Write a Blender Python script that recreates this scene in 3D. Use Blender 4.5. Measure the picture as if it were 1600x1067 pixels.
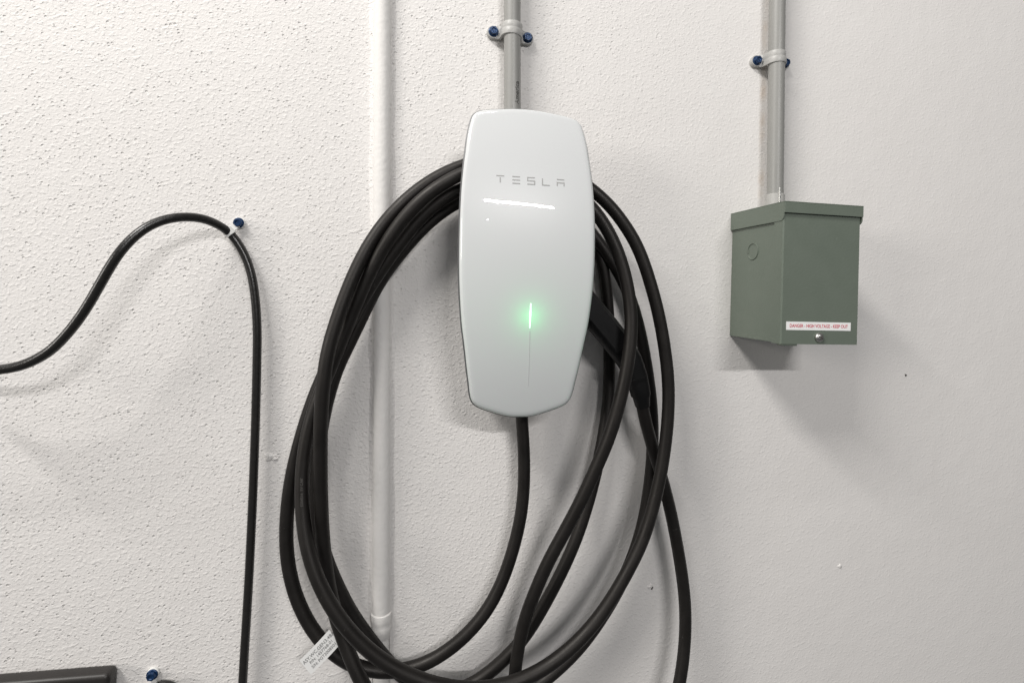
import bpy, bmesh, math, random
from mathutils import Vector, Matrix
random.seed(7)
for o in list(bpy.data.objects): bpy.data.objects.remove(o)
SC = bpy.context.scene; COL = SC.collection

# ------------------------------------------------------------------ camera
FPX, YAW, DIST, HOR = 800.0, math.atan(147/800), 0.66, 450.0
cd = bpy.data.cameras.new('camera'); cam = bpy.data.objects.new('camera', cd); COL.objects.link(cam)
cd.sensor_width = 36; cd.lens = 36*FPX/1600; cd.shift_y = -(533.5-HOR)/1600
cd.clip_start = 0.01; cd.clip_end = 100
cam.location = (0, -DIST, 0); cam.rotation_euler = (math.radians(90), 0, -YAW)
SC.camera = cam
# ------------------------------------------------------------------ world, lamps
w = bpy.data.worlds.new('World'); SC.world = w; w.use_nodes = True
bg = w.node_tree.nodes['Background']; bg.inputs[0].default_value = (.97, .985, 1, 1); bg.inputs[1].default_value = .13
SC.view_settings.view_transform = 'Standard'; SC.view_settings.look = 'None'
SC.view_settings.exposure = 0; SC.view_settings.gamma = 1
def tube_lamp(name, loc, length, width, energy, target, col=(1, .98, .94)):
    ld = bpy.data.lights.new(name, 'AREA'); ld.shape = 'RECTANGLE'; ld.size = length; ld.size_y = width
    ld.energy = energy; ld.color = col
    o = bpy.data.objects.new(name, ld); COL.objects.link(o); o.location = loc
    # long side stays parallel to the wall, lamp leans about its own length towards the target
    dy, dz = target[1]-loc[1], target[2]-loc[2]
    o.rotation_euler = (math.atan2(dy, -dz), 0, 0)
    return o
tube_lamp('near_ceiling_tube', (-.42, -.72, 1.35), 1.25, .05, 6, (0, 0, 0))
up = tube_lamp('left_ceiling_tube', (-1.75, -1.55, 2.6), 1.5, .14, 90, (0, 0, 0), (1, .972, .935))
up.rotation_euler = Vector((2.0, 1.5, -2.6)).to_track_quat('-Z', 'Y').to_euler()
mid = tube_lamp('middle_ceiling_tube', (.716, -3.2, 1.337), 1.0, .04, 42, (0, 0, 0), (1, .98, .97))
mid.rotation_euler = (Matrix.Rotation(math.radians(5.1), 3, 'Y') @ Matrix.Rotation(mid.rotation_euler.x, 3, 'X')).to_euler()
ld = bpy.data.lights.new('small_bulb', 'POINT'); ld.energy = .5; ld.shadow_soft_size = .012; ld.color = (1, .98, .96)
lo = bpy.data.objects.new('small_bulb', ld); COL.objects.link(lo); lo.location = (.248, -3.2, .991)
ld = bpy.data.lights.new('left_soft_fill', 'AREA'); ld.shape = 'RECTANGLE'; ld.size = 1.2; ld.size_y = .9; ld.energy = 48; ld.color = (1, .955, .90)  # unseen broad lamp, added to brighten left-facing sides and the left of the wall
lo = bpy.data.objects.new('left_soft_fill', ld); COL.objects.link(lo); lo.location = (-3.5, -1.8, .75)
lo.rotation_euler = Vector((3.6, 1.8, -.80)).to_track_quat('-Z', 'Y').to_euler()

# ------------------------------------------------------------------ pixel ray -> point at a given distance off the wall
def P(px, py, d):
    u = (px-800)/FPX; v = (HOR-py)/FPX
    X = u*math.cos(YAW)+math.sin(YAW); Y = -u*math.sin(YAW)+math.cos(YAW)
    t = (DIST-d)/Y
    return Vector((t*X, -d, t*v))

# ------------------------------------------------------------------ materials
def nt(name):
    m = bpy.data.materials.new(name); m.use_nodes = True
    n = m.node_tree.nodes; return m, n, m.node_tree.links, n['Principled BSDF']
def mth(n, L, op, a, b=None, c=None, clamp=False):
    q = n.new('ShaderNodeMath'); q.operation = op; q.use_clamp = clamp
    for i, v in enumerate((a, b, c)):
        if v is None: continue
        if isinstance(v, (int, float)): q.inputs[i].default_value = v
        else: L.new(v, q.inputs[i])
    return q.outputs[0]
def mr(n, L, v, a, b, c=0, d=1, smooth=True):
    q = n.new('ShaderNodeMapRange'); q.interpolation_type = 'SMOOTHSTEP' if smooth else 'LINEAR'
    L.new(v, q.inputs[0])
    for i, x in enumerate((a, b, c, d)): q.inputs[i+1].default_value = x
    return q.outputs[0]
def noise(n, L, vec, sc, det=3, rough=.5):
    q = n.new('ShaderNodeTexNoise'); q.inputs['Scale'].default_value = sc; q.inputs['Detail'].default_value = det
    q.inputs['Roughness'].default_value = rough; L.new(vec, q.inputs['Vector']); return q.outputs[0]
def mix(n, L, f, a, b):
    q = n.new('ShaderNodeMix'); q.data_type = 'RGBA'
    if isinstance(f, (int, float)): q.inputs[0].default_value = f
    else: L.new(f, q.inputs[0])
    for i, v in ((6, a), (7, b)):
        if isinstance(v, tuple): q.inputs[i].default_value = (*v, 1)
        else: L.new(v, q.inputs[i])
    return q.outputs[2]
def plain(name, col, rough=.5, metal=0, nscale=60, namt=.06, bump=0, bscale=400, coat=0, spec=.5):
    m, n, L, b = nt(name)
    tc = n.new('ShaderNodeTexCoord'); f = noise(n, L, tc.outputs['Object'], nscale, 4)
    c = mix(n, L, f, tuple(x*(1-namt) for x in col), tuple(min(1, x*(1+namt)) for x in col))
    L.new(c, b.inputs['Base Color']); b.inputs['Metallic'].default_value = metal
    L.new(mr(n, L, f, .3, .7, rough*.9, min(1, rough*1.1)), b.inputs['Roughness'])
    b.inputs['Coat Weight'].default_value = coat; b.inputs['Coat Roughness'].default_value = .03
    b.inputs['Specular IOR Level'].default_value = spec
    if bump:
        bn = n.new('ShaderNodeBump'); bn.inputs['Distance'].default_value = bump; bn.inputs['Strength'].default_value = 1
        L.new(noise(n, L, tc.outputs['Object'], bscale, 3), bn.inputs['Height']); L.new(bn.outputs[0], b.inputs['Normal'])
    return m

def wall_material():
    m, n, L, b = nt('painted_stucco')
    g = n.new('ShaderNodeNewGeometry'); pos = g.outputs['Position']
    sx = n.new('ShaderNodeSeparateXYZ'); L.new(pos, sx.inputs[0]); X = sx.outputs[0]; Z = sx.outputs[2]
    # plaster was rolled smoother on the right and rougher on the left; patches vary
    patch = noise(n, L, pos, 5, 3, .6)
    side = mr(n, L, mth(n, L, 'ADD', X, mth(n, L, 'MULTIPLY', patch, .35)), .05, .85, 1, .42)
    # horizontally stretched coordinates for the trowel drag
    mp = n.new('ShaderNodeMapping'); mp.inputs['Scale'].default_value = (.9, 1, 1.12); mp.inputs['Rotation'].default_value = (0, .35, 0)
    L.new(pos, mp.inputs[0]); mv = mp.outputs[0]
    grain = noise(n, L, mv, 330, 3, .5)
    lumps = mr(n, L, noise(n, L, mv, 210, 2, .5), .50, .70)
    broad = noise(n, L, pos, 28, 2)
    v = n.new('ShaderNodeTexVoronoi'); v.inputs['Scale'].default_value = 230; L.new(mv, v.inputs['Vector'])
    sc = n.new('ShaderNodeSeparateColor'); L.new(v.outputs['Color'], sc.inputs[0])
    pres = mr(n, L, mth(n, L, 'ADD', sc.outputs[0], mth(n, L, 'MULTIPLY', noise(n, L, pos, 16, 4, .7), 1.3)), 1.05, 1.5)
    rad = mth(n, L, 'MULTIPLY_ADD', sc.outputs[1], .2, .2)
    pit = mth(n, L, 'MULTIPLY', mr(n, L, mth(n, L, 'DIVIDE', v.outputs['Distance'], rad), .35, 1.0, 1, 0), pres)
    h = mth(n, L, 'MULTIPLY', grain, .8)
    h = mth(n, L, 'MULTIPLY_ADD', lumps, .42, h)
    h = mth(n, L, 'MULTIPLY', h, side)
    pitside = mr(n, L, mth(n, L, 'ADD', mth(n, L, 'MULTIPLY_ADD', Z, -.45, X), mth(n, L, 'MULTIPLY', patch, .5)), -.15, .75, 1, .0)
    h = mth(n, L, 'MULTIPLY_ADD', mth(n, L, 'MULTIPLY', pit, pitside), -1.1, h)
    h = mth(n, L, 'MULTIPLY_ADD', broad, .9, h)
    bn = n.new('ShaderNodeBump'); bn.inputs['Distance'].default_value = .0008; bn.inputs['Strength'].default_value = 1
    L.new(h, bn.inputs['Height']); L.new(bn.outputs[0], b.inputs['Normal'])
    base = mix(n, L, noise(n, L, pos, 9, 4), (.745, .722, .702), (.78, .76, .742))
    # shade inside the pits, painted into the base colour as a darker tint
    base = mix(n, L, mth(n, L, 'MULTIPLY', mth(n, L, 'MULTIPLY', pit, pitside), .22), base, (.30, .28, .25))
    # ochre streak of old sealant along the right conduit
    xa, xb = P(1196, 0, 0), P(1189, 300, 0); sl = (xa.x-xb.x)/(xa.z-xb.z)
    xs = mth(n, L, 'SUBTRACT', X, mth(n, L, 'MULTIPLY_ADD', Z, sl, xb.x-sl*xb.z))
    st = mr(n, L, mth(n, L, 'ABSOLUTE', xs), .001, .008, 1, 0)
    st = mth(n, L, 'MULTIPLY', st, mr(n, L, noise(n, L, mv, 26, 4), .35, .75))
    st = mth(n, L, 'MULTIPLY', st, mr(n, L, Z, .05, .12))
    base = mix(n, L, mth(n, L, 'MULTIPLY', st, .5), base, (.62, .47, .34))
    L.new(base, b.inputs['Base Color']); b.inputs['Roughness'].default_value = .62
    b.inputs['Specular IOR Level'].default_value = .35
    return m
M = dict(
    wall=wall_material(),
    whitepaint=plain('white_paint', (.735, .718, .698), .7, nscale=20, namt=.02, bump=.0006, bscale=150),
    pvc=plain('grey_pvc', (.27, .268, .255), .42, nscale=30, namt=.05, bump=.0001),
    pvc2=plain('grey_pvc_clamp', (.41, .405, .39), .45, nscale=80, namt=.06, bump=.0002),
    blue=plain('blue_zinc_coating', (.008, .035, .10), .34, .35, nscale=500, namt=.6, bump=.0004, bscale=600),
    zinc=plain('zinc', (.5, .5, .48), .36, 1, nscale=300, namt=.15),
    rubber=None, cord=plain('glossy_black_pvc', (.014, .013, .012), .3, nscale=200, namt=.2, bump=.00015, bscale=500),
    nylon=plain('white_nylon', (.72, .72, .7), .4),
    paper=plain('label_paper', (.86, .86, .85), .5, nscale=120, namt=.02),
    ink=plain('grey_ink', (.2, .2, .2), .6), red=plain('red_ink', (.62, .05, .09), .5),
    dark=plain('dark_housing_plastic', (.05, .052, .055), .45),
    trim=plain('grey_trim', (.11, .112, .115), .35), trim2=plain('silver_trim', (.62, .64, .65), .25, coat=.5),
    logo=plain('silver_lettering', (.36, .36, .355), .5), groove=plain('fine_groove', (.6, .61, .61), .3),
    black=plain('black_handle_plastic', (.0045, .0045, .0048), .5, spec=.3, bump=.0001, bscale=1500),
    wornprint=plain('worn_grey_print', (.075, .07, .065), .6), print=plain('black_print', (.03, .03, .028), .6),
    hole=plain('hole_dark', (.06, .055, .05), .8),
    casing=None, box=None, face=None, led=None)
def rubber():
    m, n, L, b = nt('matt_black_rubber'); g = n.new('ShaderNodeNewGeometry'); pos = g.outputs['Position']
    f = noise(n, L, pos, 45, 5, .6); s = noise(n, L, pos, 900, 2)
    c = mix(n, L, f, (.0045, .0038, .0035), (.008, .0068, .0062))
    c = mix(n, L, mr(n, L, noise(n, L, pos, 170, 3), .70, .80, 0, .35), c, (.09, .085, .08))
    L.new(c, b.inputs['Base Color']); L.new(mr(n, L, f, .3, .7, .44, .56), b.inputs['Roughness'])
    b.inputs['Specular IOR Level'].default_value = .42; b.inputs['Specular Tint'].default_value = (1, .96, .92, 1)
    bn = n.new('ShaderNodeBump'); bn.inputs['Distance'].default_value = .00012; L.new(s, bn.inputs['Height']); L.new(bn.outputs[0], b.inputs['Normal'])
    return m
def casing():
    m, n, L, b = nt('scratched_dark_casing'); tc = n.new('ShaderNodeTexCoord'); mp = n.new('ShaderNodeMapping')
    mp.inputs['Scale'].default_value = (4, 40, 160); mp.inputs['Rotation'].default_value = (0, .08, 0); L.new(tc.outputs['Object'], mp.inputs[0])
    f = noise(n, L, mp.outputs[0], 5, 6, .7)
    c = mix(n, L, noise(n, L, tc.outputs['Object'], 30, 4), (.014, .012, .011), (.026, .023, .021))
    c = mix(n, L, mr(n, L, f, .60, .72, 0, .3), c, (.12, .11, .10))
    L.new(c, b.inputs['Base Color']); b.inputs['Roughness'].default_value = .42; return m
def boxpaint():
    m, n, L, b = nt('grey_green_enamel'); tc = n.new('ShaderNodeTexCoord'); v = tc.outputs['Object']
    c = mix(n, L, noise(n, L, v, 14, 4), (.124, .150, .122), (.140, .165, .134))
    c = mix(n, L, mr(n, L, noise(n, L, v, 90, 5, .6), .66, .78, 0, .35), c, (.21, .23, .20))
    L.new(c, b.inputs['Base Color']); L.new(mr(n, L, noise(n, L, v, 40, 4), .3, .7, .36, .5), b.inputs['Roughness'])
    bn = n.new('ShaderNodeBump'); bn.inputs['Distance'].default_value = .00015; L.new(noise(n, L, v, 350, 2), bn.inputs['Height']); L.new(bn.outputs[0], b.inputs['Normal'])
    return m
def facemat():   # white glass over thin white plastic that lets a little of the LED behind it through
    m, n, L, b = nt('white_glass_face'); tc = n.new('ShaderNodeTexCoord')
    c = mix(n, L, noise(n, L, tc.outputs['Object'], 6, 2), (.725, .735, .745), (.74, .75, .758))
    L.new(c, b.inputs['Base Color']); b.inputs['Roughness'].default_value = .3
    b.inputs['Coat Weight'].default_value = 1; b.inputs['Coat Roughness'].default_value = .015
    b.inputs['Specular IOR Level'].default_value = .2
    t = n.new('ShaderNodeBsdfTranslucent'); t.inputs[0].default_value = (.9, 1, .92, 1)
    x = n.new('ShaderNodeMixShader'); x.inputs[0].default_value = .12
    L.new(b.outputs[0], x.inputs[1]); L.new(t.outputs[0], x.inputs[2]); L.new(x.outputs[0], n['Material Output'].inputs[0])
    return m
def led():
    m, n, L, b = nt('green_led'); b.inputs['Base Color'].default_value = (.8, 1, .85, 1)
    b.inputs['Emission Color'].default_value = (.62, 1, .72, 1); b.inputs['Emission Strength'].default_value = 1.25; return m
M['rubber'] = rubber(); M['casing'] = casing(); M['box'] = boxpaint(); M['face'] = facemat(); M['led'] = led()

# ------------------------------------------------------------------ helpers
def obj(name, bm, mat, parent=None, smooth=True, sharp=35):
    me = bpy.data.meshes.new(name)
    if isinstance(bm, bpy.types.Mesh): me = bm
    else:
        bmesh.ops.recalc_face_normals(bm, faces=bm.faces[:])
        if smooth:
            for f in bm.faces: f.smooth = True
            for e in bm.edges:
                if len(e.link_faces) == 2 and e.calc_face_angle(0) > math.radians(sharp): e.smooth = False
        bm.to_mesh(me); bm.free()
    me.materials.clear(); me.materials.append(mat)
    o = bpy.data.objects.new(name, me); COL.objects.link(o)
    if parent: o.parent = parent; o.matrix_parent_inverse = Matrix()
    return o
def thing(name, label, cat, loc=(0, 0, 0), rot=(0, 0, 0), group=None):
    o = bpy.data.objects.new(name, None); o.empty_display_size = .02; COL.objects.link(o)
    o.location = loc; o.rotation_euler = rot; tag(o, label, cat, group); return o
def tag(o, label, cat, group=None):
    o['label'] = label; o['category'] = cat
    if group: o['group'] = group
def cube(bm, x0, x1, y0, y1, z0, z1, bev=0, seg=2):
    r = bmesh.ops.create_cube(bm, size=1)
    vs = r['verts']
    for v in vs:
        v.co = Vector((x0 if v.co.x < 0 else x1, y0 if v.co.y < 0 else y1, z0 if v.co.z < 0 else z1))
    if bev:
        es = list({e for v in vs for e in v.link_edges})
        bmesh.ops.bevel(bm, geom=es, offset=bev, segments=seg, profile=.5, affect='EDGES')
    return bm
def rings(bm, rs, cap0=True, cap1=True, closed=True):
    vs = [[bm.verts.new(p) for p in r] for r in rs]
    n = len(rs[0])
    for a, b in zip(vs, vs[1:]):
        for i in range(n if closed else n-1):
            bm.faces.new((a[i], a[(i+1) % n], b[(i+1) % n], b[i]))
    if cap0: bm.faces.new(vs[0])
    if cap1: bm.faces.new(vs[-1])
    return vs
def catmull(pts, k=8):
    out = []; n = len(pts)
    for i in range(n-1):
        p0, p1, p2, p3 = pts[max(i-1, 0)], pts[i], pts[i+1], pts[min(i+2, n-1)]
        # centripetal parametrisation keeps uneven control points smooth
        t0 = 0; t1 = t0+max((p1-p0).length, 1e-6)**.5; t2 = t1+max((p2-p1).length, 1e-6)**.5; t3 = t2+max((p3-p2).length, 1e-6)**.5
        if i == 0: t0 = t1-(t2-t1); p0 = p1*2-p2
        if i == n-2: t3 = t2+(t2-t1); p3 = p2*2-p1
        for j in range(k):
            t = t1+(t2-t1)*j/k
            A1 = p0*((t1-t)/(t1-t0))+p1*((t-t0)/(t1-t0)); A2 = p1*((t2-t)/(t2-t1))+p2*((t-t1)/(t2-t1)); A3 = p2*((t3-t)/(t3-t2))+p3*((t-t2)/(t3-t2))
            B1 = A1*((t2-t)/(t2-t0))+A2*((t-t0)/(t2-t0)); B2 = A2*((t3-t)/(t3-t1))+A3*((t-t1)/(t3-t1))
            out.append(B1*((t2-t)/(t2-t1))+B2*((t-t1)/(t2-t1)))
    out.append(pts[-1].copy()); return out
def relax(pts, it):
    for _ in range(it):
        q = [p.copy() for p in pts]
        for i in range(1, len(pts)-1): q[i] = pts[i]*.5+(pts[i-1]+pts[i+1])*.25
        pts = q
    return pts
def resample(pts, step):
    out = [pts[0].copy()]; acc = 0
    for a, b in zip(pts, pts[1:]):
        L = (b-a).length
        while acc+L >= step and L > 1e-9:
            t = (step-acc)/L; a = a.lerp(b, t); out.append(a.copy()); L = (b-a).length; acc = 0
        acc += L
    return out
def tube(bm, pts, r, seg=16, caps=True):
    rs = []; up = None
    for i, p in enumerate(pts):
        t = (pts[min(i+1, len(pts)-1)]-pts[max(i-1, 0)]).normalized()
        if up is None: up = t.orthogonal().normalized()
        up = (up-t*up.dot(t)).normalized(); s = t.cross(up)
        rr = r[i] if isinstance(r, list) else r
        rs.append([p+up*math.cos(a)*rr+s*math.sin(a)*rr for a in [2*math.pi*k/seg for k in range(seg)]])
    rings(bm, rs, caps, caps); return bm
def lathe(bm, prof, seg=24, axis='z'):
    rs = []
    for r, h in prof:
        rs.append([Vector((r*math.cos(a), r*math.sin(a), h)) if axis == 'z' else Vector((r*math.cos(a), -h, r*math.sin(a)))
                   for a in [2*math.pi*k/seg for k in range(seg)]])
    rings(bm, rs); return bm
def text_mesh(txt, size, spacing=1.0, bold=0.0):
    c = bpy.data.curves.new('text', 'FONT'); c.body = txt; c.size = size; c.align_x = 'CENTER'; c.align_y = 'CENTER'
    c.space_character = spacing; c.offset = bold; c.resolution_u = 3
    o = bpy.data.objects.new('text', c); COL.objects.link(o); bpy.context.view_layer.update()
    me = bpy.data.meshes.new_from_object(o); bpy.data.objects.remove(o); return me
def hex_head(r=.0058, h=.0042):
    """head of a concrete screw: washer flange + hexagon with dished top, along -y"""
    bm = bmesh.new(); lathe(bm, [(r*1.22, 0), (r*1.24, .0007), (r*1.05, .0014)], 24, 'y')
    prof = [(r*1.0, .0010), (r*1.0, h*.86), (r*.90, h), (r*.60, h), (r*.45, h*.82)]
    rs = [[Vector((rr*math.cos(a), -hh, rr*math.sin(a))) for a in [math.pi/3*k+.2 for k in range(6)]] for rr, hh in prof]
    rings(bm, rs); return bm

# ------------------------------------------------------------------ wall
bm = bmesh.new()
xs = [-2.2+.1*i for i in range(56)]; zs = [-1.6+.1*i for i in range(36)]
g = [[bm.verts.new((x, 0, z)) for x in xs] for z in zs]
for j in range(len(zs)-1):
    for i in range(len(xs)-1): bm.faces.new((g[j][i], g[j][i+1], g[j+1][i+1], g[j+1][i]))
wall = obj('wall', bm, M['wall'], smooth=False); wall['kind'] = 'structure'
# blemishes in the plaster
def dab(px, py, r, depth, mat, name, ax=1.0):
    bm = bmesh.new(); c = P(px, py, 0); rs = []
    for q in (1, .8, .5, .2):
        ring = []
        for k in range(14):
            a = 2*math.pi*k/14; rr = r*q*(1+.25*math.sin(3*a+px)+.12*math.sin(5*a))
            ring.append(c+Vector((rr*ax*math.cos(a), -(1-q*q)*depth-.0003*(q < 1)+(.0004 if q == 1 else 0), rr*math.sin(a))))
        rs.append(ring)
    rings(bm, rs, False, True); return obj(name, bm, mat, wall)
dab(1016, 916, .0042, .0012, M['wall'], 'plaster_dab'); dab(1018, 918, .0022, .0014, M['hole'], 'nail_hole')
dab(1312, 884, .0036, .0010, M['wall'], 'plaster_dab'); dab(1313, 885, .0009, .0013, M['hole'], 'nail_hole')
dab(1415, 586, .0018, .0010, M['hole'], 'nail_hole')
dab(422, 713, .0055, .0018, M['wall'], 'plaster_dab', 1.4); dab(430, 716, .0028, .0020, M['wall'], 'plaster_dab', 1.2)

# ------------------------------------------------------------------ white painted pipe on the left
pipe = thing('painted_pipe', 'white painted pipe running the full height of the wall behind the coiled black cable', 'pipe', P(597, 1067, 0))
def rel(pts, t): return [p-t.location for p in pts]
top, bot = P(599, -400, .0015), P(594.5, 1500, .0015)
def lerp_pts(a, b, n): return [a.lerp(b, i/n) for i in range(n+1)]
coup = P(595, 962, .0015)
f = (coup.z-top.z)/(bot.z-top.z); mid = top.lerp(bot, f)
axis = (bot-top).normalized()
obj('upper_pipe', tube(bmesh.new(), rel(lerp_pts(top, mid, 8), pipe), .0110, 32), M['whitepaint'], pipe)
obj('lower_pipe', tube(bmesh.new(), rel(lerp_pts(mid, bot, 8), pipe), .0102, 24), M['whitepaint'], pipe)
cp = [(-.004, .0112), (-.003, .0126), (.002, .0133), (.007, .0127), (.010, .0120), (.013, .0126), (.016, .0129), (.020, .0122), (.022, .0114), (.026, .0111), (.0275, .0103)]
obj('pipe_coupling', tube(bmesh.new(), rel([mid+axis*(a-.002) for a, r in cp], pipe), [r for a, r in cp], 24), M['whitepaint'], pipe)
# paint fillet where pipe meets wall
bm = bmesh.new()
for s in (-1, 1):
    rs = []
    for i in range(41):
        p = top.lerp(bot, i/40)-pipe.location; base = Vector((p.x, -pipe.location.y, p.z))
        wv = .0012*math.sin(i*2.3)+.0008*math.sin(i*5.1+s)
        rs.append([base+Vector((s*.0104, -.0050, 0)), base+Vector((s*.0126, -.0014, 0)), base+Vector((s*(.0165+wv), .0004, 0)), base+Vector((s*.010, .0004, 0))])
    rings(bm, rs)
obj('paint_fillet', bm, M['wall'], pipe)

# ------------------------------------------------------------------ grey conduits + clamps
def conduit(label, a, b, r=.0107):
    t = thing('conduit', label, 'conduit', b, group='grey plastic conduits on the wall')
    obj('pipe', tube(bmesh.new(), rel(lerp_pts(a, b, 6), t), r, 40), M['pvc'], t)
    return t
ca, cb = P(799.5, -420, .0175), P(801, 345, .0175)
c1 = conduit('grey plastic conduit with black printing coming down into the white wall charger', ca, cb)
da, db = P(1219, -420, .0175), P(1211, 322, .0175)
c2 = conduit('grey plastic conduit coming down into the green metal junction box', da, db)
bm = bmesh.new(); ax = (db-da).normalized(); e = P(1211.3, 305, .0175)
tube(bm, rel([e-ax*.001, e, e+ax*.016, e+ax*.0165], c2), [.0108, .0122, .0122, .0108], 32)
obj('adapter', bm, M['pvc2'], c2)
def wrap_print(txt, py, t, a, b, ang, size, r=.0107):
    me = text_mesh(txt, size, 1.0, .0001); z0 = P(800, py, .0175).z; p = a.lerp(b, (z0-a.z)/(b.z-a.z))
    for v in me.vertices:   # letters run up the pipe
        along, across = v.co.x, v.co.y
        th = ang-across/r
        v.co = Vector((p.x+math.sin(th)*(r+.00015), p.y-math.cos(th)*(r+.00015), p.z+along))-t.location
    return obj('printed_text', me, M['print'], t)
wrap_print('America', 149, c1, ca, cb, math.radians(24), .0085)
wrap_print('PVC', -6, c1, ca, cb, math.radians(24), .0085)

def clamp(label, c, tilt, r=.0107, sep=.0225, lab2=()):
    """two-hole pipe clamp: saddle band over the pipe (raised rib), two ears, two blue screws"""
    t = thing('pipe_clamp', label, 'pipe clamp', c, (0, tilt, 0), 'grey plastic clamps holding the conduits')
    yc = -.0175
    def prof(off, ear):      # cross-section path in x / y
        R = r+off; pts = []
        pts.append((-ear, -.0045-off*.4)); pts.append((-(R+.004), -.0045-off*.4)); pts.append((-(R+.0012), -.0075))
        for k in range(17):
            a = math.pi*(1-k/16); pts.append((R*math.cos(a), yc+.002-R*math.sin(a)))
        pts.append((R+.0012, -.0075)); pts.append((R+.004, -.0045-off*.4)); pts.append((ear, -.0045-off*.4)); return pts
    def band(z0, z1, off_out, name, mat):
        bm = bmesh.new(); o = prof(off_out, r+.008); i = prof(.0002, r+.008); rs = []
        for (xo, yo), (xi, yi) in zip(o, i):
            rs.append([Vector((xo, yo, z0+.0006)), Vector((xo, yo, z1-.0006)), Vector((xo*.99, yo*.99, z1)), Vector((xi, yi, z1)), Vector((xi, yi, z0)), Vector((xo*.99, yo*.99, z0))])
        rings(bm, rs); return obj(name, bm, mat, t)
    band(-.0085, .0000, .0030, 'band', M['pvc2']); band(-.0002, .0085, .0022, 'band', M['pvc2'])
    for s in (-1, 1):
        bm = bmesh.new(); x0 = s*sep; rs = []
        out = []
        for k in range(13):
            a = -math.pi/2+math.pi*k/12; out.append((x0+s*.0082*math.cos(a), .0082*math.sin(a)))
        out += [(s*(r+.0015), .0075), (s*(r+.0015), -.0075)]
        for y, q in ((0, 1), (-.0050, 1), (-.0058, .95)):
            rs.append([Vector((x0+(x-x0)*q, y, z*q)) for x, z in out])
        rings(bm, rs); obj('ear', bm, M['pvc2'], t)
    for k, s in enumerate((-1, 1)):
        bm = hex_head(.0054, .0058); o = obj('screw', bm, M['blue'], t); o.location = (s*sep, -.0058, 0); o.rotation_euler = (.1*k, .5*k, 0)
    return t
def on_axis(a, b, px, py):
    z = P(px, py, .0175).z; p = a.lerp(b, (z-a.z)/(b.z-a.z)); return Vector((p.x, 0, p.z))
clamp('grey two hole clamp with blue screws around the conduit above the white wall charger', on_axis(ca, cb, 800, 48), .09)
clamp('grey two hole clamp with blue screws around the conduit above the green junction box', on_axis(da, db, 1216, 92), .0)

# ------------------------------------------------------------------ wall charger
LEAN = .025
CH = thing('wall_charger', 'white glossy wall charger with a glowing green status light on its face', 'charger', (.1200, 0, .0268), (0, LEAN, 0))
half = [(0, 178.6), (15, 178), (30, 176.4), (51, 173.2), (58.5, 170.4), (63.2, 165.6), (66.4, 155), (69.6, 138), (71.3, 122), (73, 107), (75.2, 80), (76.3, 50), (76.5, 20), (76, -10), (74.2, -40),
        (71.2, -70), (68.8, -85), (66.5, -100), (63.6, -120), (61.4, -133), (59.0, -148), (56.4, -155.4), (52.2, -160), (45, -163.9), (36, -167), (27, -170), (12, -173.8), (0, -174.6)]
full = half+[(-x, z) for x, z in half[-2:0:-1]]
ol = catmull([Vector((x, 0, z))*.001 for x, z in full+[full[0]]], 4)[:-1]
C2 = 1/.60; CX = 1/1.1
def dome(x, z, top=.1125): return top-.5*CX*x*x-.5*C2*z*z
def ring(scale=0, inset=0, drop=0, dfix=None):
    out = []; n = len(ol)
    for i, p in enumerate(ol):
        tn = (ol[(i+1) % n]-ol[i-1]).normalized(); nr = Vector((tn.z, 0, -tn.x))
        if nr.dot(p) > 0: nr = -nr
        q = p+nr*inset
        if scale: q = q*scale
        y = dfix if dfix is not None else dome(q.x, q.z)-drop
        out.append(Vector((q.x, -y, q.z)))
    return out
bm = bmesh.new()
rs = [ring(0, .0006, .0058), ring(0, 0, .0050), ring(0, 0, .0032), ring(0, .0003, .0022), ring(0, .0014, .0009), ring(0, .0025, .0003), ring(0, .0034, .00005), ring(0, .0070, 0)]
for s in (.97, .93, .87, .8, .72, .63, .54, .45, .36, .27, .18, .09, .03): rs.append([Vector((p.x*s, -dome(p.x*s, p.z*s), p.z*s)) for p in ring(0, .0070, 0)])
rings(bm, rs, False, True)
obj('face_panel', bm, M['face'], CH, sharp=60)
bm = bmesh.new(); rings(bm, [ring(0, .0012, .0050), ring(0, -.0013, .0056), ring(0, -.0013, .0085), ring(0, .0012, .0092)], False, False); obj('trim_ring', bm, M['trim'], CH)
bm = bmesh.new(); rings(bm, [ring(0, .0012, .0090), ring(0, .0004, .0098), ring(0, .0012, .0125), ring(0, .006, .018), ring(.93, .006, .030), ring(.80, .006, None or .04)], False, True); obj('front_housing', bm, M['trim2'], CH)
bm = bmesh.new(); cube(bm, -.052, .052, -.075, -.001, -.150, .068, .008, 3); obj('wiring_box', bm, M['dark'], CH)
# lettering and light are placed on the dome by local x / z
def face_pt(px, py):
    d = .11
    for _ in range(6):
        v = Matrix.Rotation(-LEAN, 4, 'Y') @ (P(px, py, d)-CH.location); d = dome(v.x, v.z)
    return v.x, v.z
def bar(bm, x0, z0, x1, z1, wd, proud=.00025, wd2=None):
    """thin bar following the dome from (x0,z0) to (x1,z1)"""
    a = Vector((x0, 0, z0)); b = Vector((x1, 0, z1)); t = (b-a).normalized(); nr = Vector((-t.z, 0, t.x)); rs = []
    wd2 = wd if wd2 is None else wd2
    for k in range(7):
        p = a.lerp(b, k/6); w_ = (wd+(wd2-wd)*k/6)/2; l, r_ = p+nr*w_, p-nr*w_
        rs.append([Vector((l.x, -dome(l.x, l.z)-proud, l.z)), Vector((r_.x, -dome(r_.x, r_.z)-proud, r_.z)), Vector((r_.x, -dome(r_.x, r_.z)+.0002, r_.z)), Vector((l.x, -dome(l.x, l.z)+.0002, l.z))])
    rings(bm, rs)
LX = face_pt(831, 283); H = .0076; lw = .0011; zc = LX[1]
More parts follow.
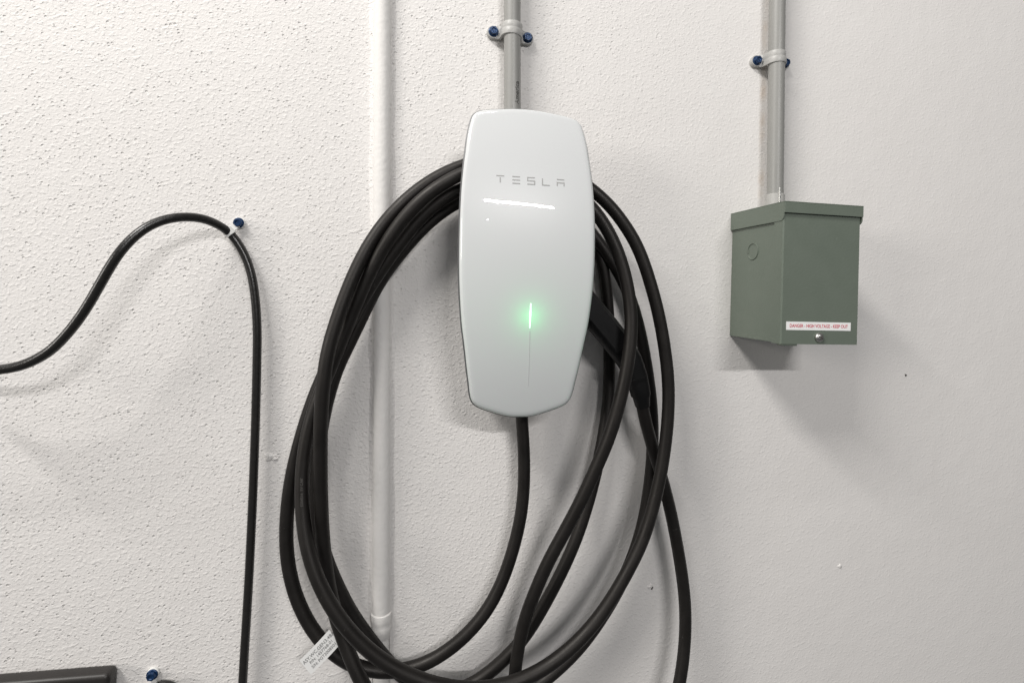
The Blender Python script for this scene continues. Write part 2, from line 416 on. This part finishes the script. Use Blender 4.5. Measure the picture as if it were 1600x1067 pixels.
cent = [face_pt(781.5, 280)[0], face_pt(806.5, 281.5)[0], face_pt(829.8, 283)[0], face_pt(852.8, 284)[0], face_pt(875.8, 285.5)[0]]
def letter(k, segs):
    bm = bmesh.new(); w_ = .0086
    for x0, z0, x1, z1 in segs: bar(bm, cent[k]+x0*w_/2, zc+z0*H/2, cent[k]+x1*w_/2, zc+z1*H/2, lw)
    obj('letter', bm, M['logo'], CH)
letter(0, [(-1, 1, 1, 1), (0, .5, 0, -1)])
letter(1, [(-1, 1, 1, 1), (-1, 0, 1, 0), (-1, -1, 1, -1)])
letter(2, [(-1, 1, 1, 1), (-.93, 1, -.93, 0), (-1, 0, 1, 0), (.93, 0, .93, -1), (1, -1, -1, -1)])
letter(3, [(-.93, 1, -.93, -1), (-1, -1, 1, -1)])
letter(4, [(-1, 1, 1, 1), (-.93, .2, -.93, -1), (.93, .2, .93, -1), (-.93, 0, .93, 0)])
x0, z0 = face_pt(829.5, 474); x1, z1 = face_pt(828, 513)
bm = bmesh.new(); zm = z0*.55+z1*.45; bar(bm, x0, z0, x0, zm, .0010, .0003, .0021); bar(bm, x0, zm, x1, z1, .0021, .0003, .0006); obj('status_light', bm, M['led'], CH)
x2, z2 = face_pt(825, 603)
bm = bmesh.new(); bar(bm, x1, z1-.003, x2, z2, .0007, .0002, .0003); obj('groove', bm, M['groove'], CH)
# the LED itself, a small green lamp behind the translucent panel
ld = bpy.data.lights.new('led', 'POINT'); ld.energy = .044; ld.color = (.03, 1, .26); ld.shadow_soft_size = .003
lo = bpy.data.objects.new('led', ld); COL.objects.link(lo); lo.parent = CH; lo.location = (x0, -(dome(x0, zm)-.0165), zm)

# ------------------------------------------------------------------ charging cable: one continuous run
RUN = [  # out of the charger, round the coils, into the connector  (photo x, y, distance off the wall)
 (814, 610, .030), (815, 650, .030), (818.5, 700, .030), (819, 750, .030), (815, 800, .030), (804, 850, .030), (786, 905, .030), (760, 955, .030), (722, 998, .030), (683, 1027, .030), (650, 1042, .029),
 (612, 1049, .028), (573, 1046, .027), (535, 1031, .026), (503, 1003, .024), (477, 965, .022), (459, 922, .020), (449, 875, .018), (447, 830, .017), (450, 783, .018), (457, 737, .019), (468, 692, .020),
 (483, 642, .022), (500, 597, .024), (520, 555, .026), (541, 515, .027), (583, 440, .028), (624, 382, .030), (655, 343, .033), (690, 312, .036), (722, 294, .038), (770, 285, .036), (830, 290, .028), (885, 318, .018),
 (920, 358, .013), (938, 398, .012), (946, 440, .012), (950, 480, .012), (952, 530, .012), (952, 580, .012), (950, 630, .014), (942, 685, .018), (932, 735, .022), (919, 785, .026), (901, 840, .028), (879, 890, .028), (853, 940, .027),
 (823, 990, .026), (795, 1023, .025), (752, 1060, .024), (715, 1079, .023), (670, 1082, .022), (628, 1056, .020), (596, 1021, .018), (568, 985, .016), (545, 950, .016), (523, 905, .017), (508, 868, .018), (498, 825, .020), (494, 780, .022),
 (495, 735, .022), (499, 692, .021), (506, 648, .020), (515, 612, .018), (526, 577, .016), (554, 520, .014), (593, 440, .013), (637, 383, .013), (672, 346, .014), (722, 312, .016), (780, 296, .018), (850, 305, .018),
 (905, 342, .018), (940, 384, .020), (966, 425, .022), (985, 465, .022), (999, 513, .022), (1009, 564, .022), (1017, 620, .022), (1020, 669, .022), (1019, 715, .022), (1014, 765, .024), (1003, 825, .026), (985, 880, .028), (962, 928, .030), (935, 972, .032),
 (905, 1012, .034), (868, 1048, .036), (820, 1085, .040), (750, 1125, .05), (680, 1140, .06), (615, 1125, .065), (580, 1092, .066), (560, 1055, .062), (544, 1018, .056), (531, 982, .050), (519, 942, .046), (511, 900, .044), (506, 860, .046), (502.5, 810, .050), (501, 760, .054),
 (500.5, 700, .058), (502, 640, .062), (506, 590, .064), (512, 550, .063), (520, 520, .061), (546, 445, .054), (576, 383, .047), (606, 341, .042), (640, 307, .038), (680, 278, .036), (722, 259, .036), (775, 247, .040), (840, 252, .044), (890, 271, .048),
 (928, 299, .052), (948, 316, .054), (968, 340, .056), (995, 382, .058), (1015, 438, .060), (1029, 490, .062), (1038, 540, .062), (1044, 590, .062), (1044.5, 640, .062), (1039, 700, .062), (1028.5, 760, .062), (1006, 840, .064), (987, 880, .066), (965, 920, .068), (939, 960, .070),
 (903, 1002, .074), (862, 1036, .078), (828, 1056, .080), (790, 1070, .082), (755, 1076, .082), (720, 1076, .082), (680, 1069, .082), (635, 1053, .081), (590, 1027, .080), (545, 985, .078), (512, 938, .074), (490, 890, .068), (477, 840, .060), (472, 790, .052), (472, 740, .046), (478, 690, .042),
 (489, 645, .040), (504, 605, .038), (520, 565, .038), (538, 521, .040), (569, 445, .044), (601, 383, .048), (632, 339, .050), (672, 300, .052), (722, 271, .053), (770, 258, .055), (830, 265, .060), (890, 293, .066),
 (930, 330, .071), (951, 362, .074), (968, 400, .077), (979, 440, .080), (985.5, 480, .082), (986.5, 520, .084), (982, 560, .085), (975, 600, .085), (953, 680, .082), (936, 720, .078), (909, 780, .072), (878, 838, .063), (855, 880, .058), (837, 922, .053), (822, 960, .048),
 (812, 1000, .046), (805, 1045, .046), (803, 1090, .048), (815, 1180, .05), (870, 1250, .05), (950, 1255, .05), (1015, 1200, .05), (1048, 1120, .048), (1062, 1067, .044), (1070, 1005, .040), (1071, 950, .038), (1066, 900, .036), (1057, 845, .036), (1047, 795, .037), (1034, 745, .038), (1020, 700, .040), (1009, 660, .044), (1003, 632, .048), (1000, 612, .050)]
pts = catmull([P(*q) for q in RUN], 6); pts = resample(relax(pts, 3), .004); pts = relax(pts, 22)
CB = thing('charging_cable', 'thick matt black charging cable hung in large loops around the white wall charger', 'cable', P(RUN[0][0], RUN[0][1], .03))
obj('cable', tube(bmesh.new(), rel(pts, CB), .00785, 16), M['rubber'], CB)
a, b = P(472.5, 795, .054), P(472, 735, .045); dr = (b-a).normalized(); sd = dr.cross(Vector((0, -1, 0))).normalized(); ot = sd.cross(dr).normalized()
if ot.y > 0: ot = -ot
me = text_mesh('E354316  EV CABLE', .0040, 1.0, 0)
for v in me.vertices:
    th = -.15+v.co.y/.0079; v.co = (a+b)/2+dr*v.co.x-sd*math.sin(th)*.00795+ot*math.cos(th)*.00800-CB.location
obj('worn_print', me, M['wornprint'], CB)
# connector handle: lofted rounded sections
HP = [(893, 450, .052, .034, .030), (922, 484, .052, .034, .030), (948, 515, .052, .034, .030), (968, 540, .051, .0335, .029), (983, 563, .050, .031, .027), (993, 586, .050, .0275, .025), (999, 606, .050, .0245, .023), (1001, 617, .0495, .0235, .022), (1001.8, 620, .049, .0205, .020), (1004, 634, .047, .0175, .0172)]
cen = [P(x, y, d) for x, y, d, a, b in HP]; rs = []
for i, (x, y, d, wd, th_) in enumerate(HP):
    t = (cen[min(i+1, len(cen)-1)]-cen[max(i-1, 0)]).normalized(); dep = Vector((0, -1, 0)); dep = (dep-t*dep.dot(t)).normalized(); s = t.cross(dep)
    r_ = []
    for k in range(28):
        a = 2*math.pi*k/28; ca_, sa_ = math.cos(a), math.sin(a); e_ = .72
        r_.append(cen[i]+s*(math.copysign(abs(ca_)**e_, ca_)*wd/2)+dep*(math.copysign(abs(sa_)**e_, sa_)*th_/2)-CB.location)
    rs.append(r_)
bm = bmesh.new(); rings(bm, rs); hd = obj('connector_handle', bm, M['black'], CB, sharp=50)
# seam collar near the handle's end
bm = bmesh.new(); c0 = cen[5].lerp(cen[6], .1); rr = []
for q, f_ in ((0, .99), (.0006, 1.045), (.013, 1.0), (.0145, .93)):
    k = 5; t = (cen[7]-cen[5]).normalized(); dep = Vector((0, -1, 0)); dep = (dep-t*dep.dot(t)).normalized(); s = t.cross(dep); base = c0+t*q; ring_ = []
    for j in range(28):
        a = 2*math.pi*j/28; ca_, sa_ = math.cos(a), math.sin(a); e_ = .72
        ring_.append(base+s*(math.copysign(abs(ca_)**e_, ca_)*.0272*f_*(1-q*8)/2)+dep*(math.copysign(abs(sa_)**e_, sa_)*.0248*f_*(1-q*8)/2)-CB.location)
    rr.append(ring_)
rings(bm, rr); obj('collar', bm, M['black'], hd)
# raised rib along the handle
bm = bmesh.new(); a, b = cen[0], cen[3]; t = (b-a).normalized(); s = t.cross(Vector((0, -1, 0))).normalized()
rr = []
for i in range(9):
    p = a.lerp(b, i/8)+Vector((0, -.0145, 0))-CB.location
    rr.append([p+s*-.0125+Vector((0, .001, 0)), p+s*-.0105+Vector((0, -.0010, 0)), p+s*.0105+Vector((0, -.0010, 0)), p+s*.0125+Vector((0, .001, 0))])
rings(bm, rr); obj('grip', bm, M['black'], hd)
# paper flag label on the cable
dl = .0375
q = [P(468, 1031.5, dl), P(514.5, 983, dl), P(531, 1005, dl), P(486, 1053.5, dl)]
o0 = q[0]; ux = (q[1]-q[0]); uz = (q[3]-q[0])
bm = bmesh.new(); rr = []
for i in range(9):
    f_ = i/8; cv = Vector((0, -.0016*math.sin(f_*math.pi*.9), 0)); a = o0+ux*f_+cv-CB.location; b = a+uz
    rr.append([a, b, b+Vector((0, .0004, 0)), a+Vector((0, .0004, 0))])
rings(bm, rr); tg = obj('paper_tag', bm, M['paper'], CB, smooth=False)
for k, (txt, sz) in enumerate((('ASY,WC,GEN3,48A', .0056), ('P/N: 1457768-01', .0050), ('S/N: PGT2008501', .0050))):
    me = text_mesh(txt, sz, 1.0, .00002); L_ = ux.length; W_ = uz.length; uxn, uzn = ux.normalized(), uz.normalized()
    for v in me.vertices:
        f_ = .54+v.co.x/L_; g_ = .26+.25*k-v.co.y/W_
        v.co = o0+ux*f_+uz*g_+Vector((0, -.0016*math.sin(f_*math.pi*.9)-.0003, 0))-CB.location
    obj('printed_line', me, M['ink'], tg)

# ------------------------------------------------------------------ thin cord on the left, with its nylon tie and screw
S = [(-160, 540, 0.076), (-90, 572, 0.076), (-40, 580, 0.076), (0, 577.5, 0.076), (28, 573, 0.076), (54, 563, 0.076), (80, 547, 0.076), (102, 525, 0.076), (120, 503, 0.076), (135, 481, 0.076), (152, 452, 0.076), (169, 422, 0.076), (185, 397, 0.076), (203, 376, 0.072), (220, 361.5, 0.068), (238, 350.5, 0.063), (265, 341.5, 0.055),
     (293, 339, 0.045), (318, 342, 0.034), (340, 351, 0.021), (358, 363, 0.009), (371, 379, 0.008), (382, 398, 0.008), (390.5, 420, 0.009), (396, 445, 0.01), (400, 480, 0.011), (402, 520, 0.012), (401.5, 560, 0.012), (400.5, 610, 0.012), (398.5, 680, 0.013), (396, 750, 0.013), (392.5, 830, 0.013), (388.5, 910, 0.013), (384, 985, 0.013), (379.5, 1060, 0.013), (377, 1110, 0.013), (374, 1200, 0.013)]
pts = resample(relax(catmull([P(*q) for q in S], 6), 2), .004); pts = relax(pts, 4)
CD = thing('power_cord', 'thin glossy black cord arching across the left of the wall under a white tie', 'cord', P(358, 363, 0))
obj('cord', tube(bmesh.new(), rel(pts, CD), .0049, 14), M['cord'], CD)
TI = thing('cable_tie', 'white nylon tie clamped over the arch of the thin black cord below a blue screw', 'cable tie', P(358, 363, 0))
c = P(358, 363, .009); t = (P(371, 379, .008)-P(345, 354, .012)).normalized(); up = Vector((0, -1, 0)); up = (up-t*up.dot(t)).normalized(); s = t.cross(up)
bm = bmesh.new(); rr = []
for k in range(25):
    a = 2*math.pi*k/24
    o_ = c+up*math.cos(a)*.0060+s*math.sin(a)*.0060-TI.location; i_ = c+up*math.cos(a)*.0050+s*math.sin(a)*.0050-TI.location
    rr.append([o_-t*.0040, o_+t*.0040, i_+t*.0042, i_-t*.0042])
rings(bm, rr, False, False); obj('strap', bm, M['nylon'], TI, sharp=50)
bm = bmesh.new(); a = c; b = P(374, 349, .003)
dr = (b-a).normalized(); nn = dr.cross(Vector((0, -1, 0))).normalized(); rr = []
for i in range(7):
    p = (a+dr*.005).lerp(b, i/6)-TI.location; p.y = -.009*(1-i/6)-.0028*(i/6)
    rr.append([p+nn*.0034+Vector((0, -.0009, 0)), p-nn*.0034+Vector((0, -.0009, 0)), p-nn*.0036+Vector((0, .0009, 0)), p+nn*.0036+Vector((0, .0009, 0))])
rings(bm, rr); obj('mounting_tab', bm, M['nylon'], TI, sharp=40)
lathe_bm = bmesh.new(); lathe(lathe_bm, [(.0066, 0), (.0068, .0030), (.006, .0036)], 24, 'y'); o = obj('mounting_ring', lathe_bm, M['nylon'], TI); o.location = P(374.5, 349, 0)-TI.location
SW = thing('wall_screw', 'blue hexagonal wall screw above the thin black cord at upper left', 'screw', P(374.5, 349, 0), group='blue screws driven straight into the wall')
o = obj('screw_head', hex_head(.0050, .0050), M['blue'], SW); o.location = (0, -.0036, 0)
bm = bmesh.new(); lathe(bm, [(.0022, -.004), (.0022, .004)], 12, 'y'); obj('shank', bm, M['zinc'], SW)
SW2 = thing('wall_screw', 'blue hexagonal wall screw beside the dark casing at the lower left edge', 'screw', P(240.5, 1049.5, 0), group='blue screws driven straight into the wall')
for ch in list(SW.children):
    d_ = ch.copy(); COL.objects.link(d_); d_.parent = SW2
SW2.rotation_euler = (0, .3, 0)
T2 = thing('cable_clip', 'white strap clip hanging below the blue screw at the lower left edge', 'cable clip', P(240.5, 1049.5, 0))
bm = bmesh.new(); lathe(bm, [(.0066, 0), (.0068, .0028), (.006, .0034)], 24, 'y'); obj('mounting_ring', bm, M['nylon'], T2)
bm = bmesh.new(); cube(bm, -.0045, .0045, -.0042, -.0004, -.030, -.004, .0008); obj('strap', bm, M['nylon'], T2)
K = [(252, 1110, .012), (245, 1085, .012), (247, 1072, .012), (257, 1069, .012), (270, 1073, .012), (282, 1090, .012), (284, 1130, .012), (280, 1220, .012)]
CC = thing('clipped_cord', 'end of a black cord bending under the white clip at the bottom edge', 'cord', P(260, 1075, 0))
obj('cord', tube(bmesh.new(), rel(resample(catmull([P(*q) for q in K], 8), .003), CC), .0045, 12), M['cord'], CC)

# ------------------------------------------------------------------ dark casing at the lower left
a = P(-260, 1041, .004); b = P(183, 1041, .004)
CS = thing('dark_casing', 'scratched dark brown grey casing cut off by the lower left corner', 'casing', (b.x, 0, b.z+.0025), (0, .045, 0))
bm = bmesh.new(); cube(bm, -.42, 0, -.020, -.0005, -.35, 0, .0055, 4); obj('body', bm, M['casing'], CS)
bm = bmesh.new(); cube(bm, -.402, -.012, -.0222, -.0195, -.335, -.009, .0014, 2); obj('lid', bm, M['casing'], CS)

# ------------------------------------------------------------------ green junction box
W_, HH, DD, LH = .1057, .1739, .105, .0140
BX = thing('junction_box', 'grey green metal junction box with a red lettered danger strip on its front', 'junction box', (.4357, 0, -.0682), (0, .0289, 0))
bm = bmesh.new(); cube(bm, 0, W_, -(DD-.0016), 0, .0005, HH-.002, .0008); body = obj('body', bm, M['box'], BX, sharp=20)
# front cover with folded sides
bm = bmesh.new(); fl = .0145
prof = [(-.0022, -(DD-fl)), (-.0022, -(DD+.0002)), (-.0004, -(DD+.0012)), (W_+.0004, -(DD+.0012)), (W_+.0012, -(DD+.0002)), (W_+.0012, -(DD-fl))]
inn = [(.0000, -(DD-fl)), (0, -(DD-.0014)), (.0004, -(DD-.0014)), (W_-.0004, -(DD-.0014)), (W_, -(DD-.0014)), (W_, -(DD-fl))]
rs = []
for (xo, yo), (xi, yi) in zip(prof, inn):
    rs.append([Vector((xo, yo, 0)), Vector((xo, yo, HH-.006)), Vector((xi, yi, HH-.006)), Vector((xi, yi, 0))])
rings(bm, rs); cov = obj('front_cover', bm, M['box'], BX, sharp=20)
# overhanging hood: top plate, front lip, two side lips with rounded front corner
bm = bmesh.new(); e_ = .0030
cube(bm, -e_, W_+e_, -(DD+.0042), 0, HH-.0012, HH, .0004, 1); hood = obj('hood', bm, M['box'], BX, sharp=20)
bm = bmesh.new(); cube(bm, -e_+.0002, W_+e_-.0002, -(DD+.0041), -(DD+.0029), HH-LH, HH-.0012, .0003, 1); obj('front_lip', bm, M['box'], hood, sharp=20)
for s in (0, 1):
    x0_, x1_ = (-e_+.0001, -e_+.0013) if s == 0 else (W_+e_-.0013, W_+e_-.0001)
    sh = [(-(DD+.0028), HH-.0012), (-(DD+.0028), HH-LH-.0035)]
    for k in range(6):
        a = math.pi/2*k/5; sh.append((-(DD+.0028)+.006*(1-math.cos(a)), HH-LH-.0035-.006*math.sin(a)))
    sh += [(-.0005, HH-LH-.0100), (-.0005, HH-.0012)]
    bm = bmesh.new(); rings(bm, [[Vector((x, y, z)) for y, z in sh] for x in (x0_, x1_)]); obj('side_lip', bm, M['box'], hood, sharp=20)
# knockout: ring groove stamped in the left side
kc = (-(.047), .117)
bm = bmesh.new(); rs = []
for r_, x_ in ((.0116, 0.0002), (.0110, -.0011), (.0101, -.0011), (.0095, -.0001), (.009, .0002)):
    rs.append([Vector((x_, kc[0]+r_*math.cos(2*math.pi*k/40), kc[1]+r_*math.sin(2*math.pi*k/40))) for k in range(37)])
rings(bm, rs, False, False, closed=False); obj('knockout', bm, M['box'], BX)
bm = bmesh.new(); cube(bm, -.0008, .0002, kc[0]+.0085, kc[0]+.0125, kc[1]-.0022, kc[1]+.0022, .0003, 1); obj('knockout_tab', bm, M['box'], BX)
bm = bmesh.new(); cube(bm, .001, .022, -(DD+.0002), -(DD-.010), -.0022, .0003, .0003, 1); obj('bottom_flange', bm, M['box'], BX)
# sticker, text, screw placed from their photo positions on the front face
def box_pt(px, py):
    v = Matrix.Rotation(-.0289, 4, 'Y') @ (P(px, py, DD+.0014)-BX.location); return v.x, v.z
sx0, sz0 = box_pt(1228.5, 509); sx1, sz1 = box_pt(1329, 510.5)
zs_ = (sz0+sz1)/2
bm = bmesh.new(); cube(bm, sx0, sx1, -(DD+.0016), -(DD+.0010), zs_-.0051, zs_+.0051); stk = obj('danger_sticker', bm, M['paper'], BX, smooth=False)
me = text_mesh('DANGER - HIGH VOLTAGE - KEEP OUT', .0058, 1.0, .00006)
xs_ = [v.co.x for v in me.vertices]; k_ = (sx1-sx0)*.90/(max(xs_)-min(xs_))
for v in me.vertices: v.co = Vector(((sx0+sx1)/2+v.co.x*k_, -(DD+.0018), zs_+v.co.y*1.0))
obj('danger_text', me, M['red'], stk)
bx, bz = box_pt(1279, 527)
bm = bmesh.new(); lathe(bm, [(.0056, 0), (.0058, .0012), (.0052, .0028), (.0038, .0040), (.0015, .0045)], 24, 'y'); o = obj('cover_screw', bm, M['zinc'], BX); o.location = (bx, -(DD+.0012), bz)
bm = bmesh.new(); cube(bm, -.0032, .0032, -.0049, -.0040, -.0005, .0005); cube(bm, -.0005, .0005, -.0050, -.0041, -.0032, .0032); r_ = obj('slot', bm, M['hole'], o, smooth=False); r_.rotation_euler = (0, .5, 0)
# bright stud behind the hood's corner
st = P(1218, 318, .05); tt = P(1218, 292, .05)
BT = Matrix.Rotation(-.0289, 4, 'Y')
bm = bmesh.new(); tube(bm, [BT@(p-BX.location) for p in (st, st.lerp(tt, .72), st.lerp(tt, .74), tt)], [.0019, .0019, .0011, .0009], 14); obj('stud', bm, M['zinc'], BX)
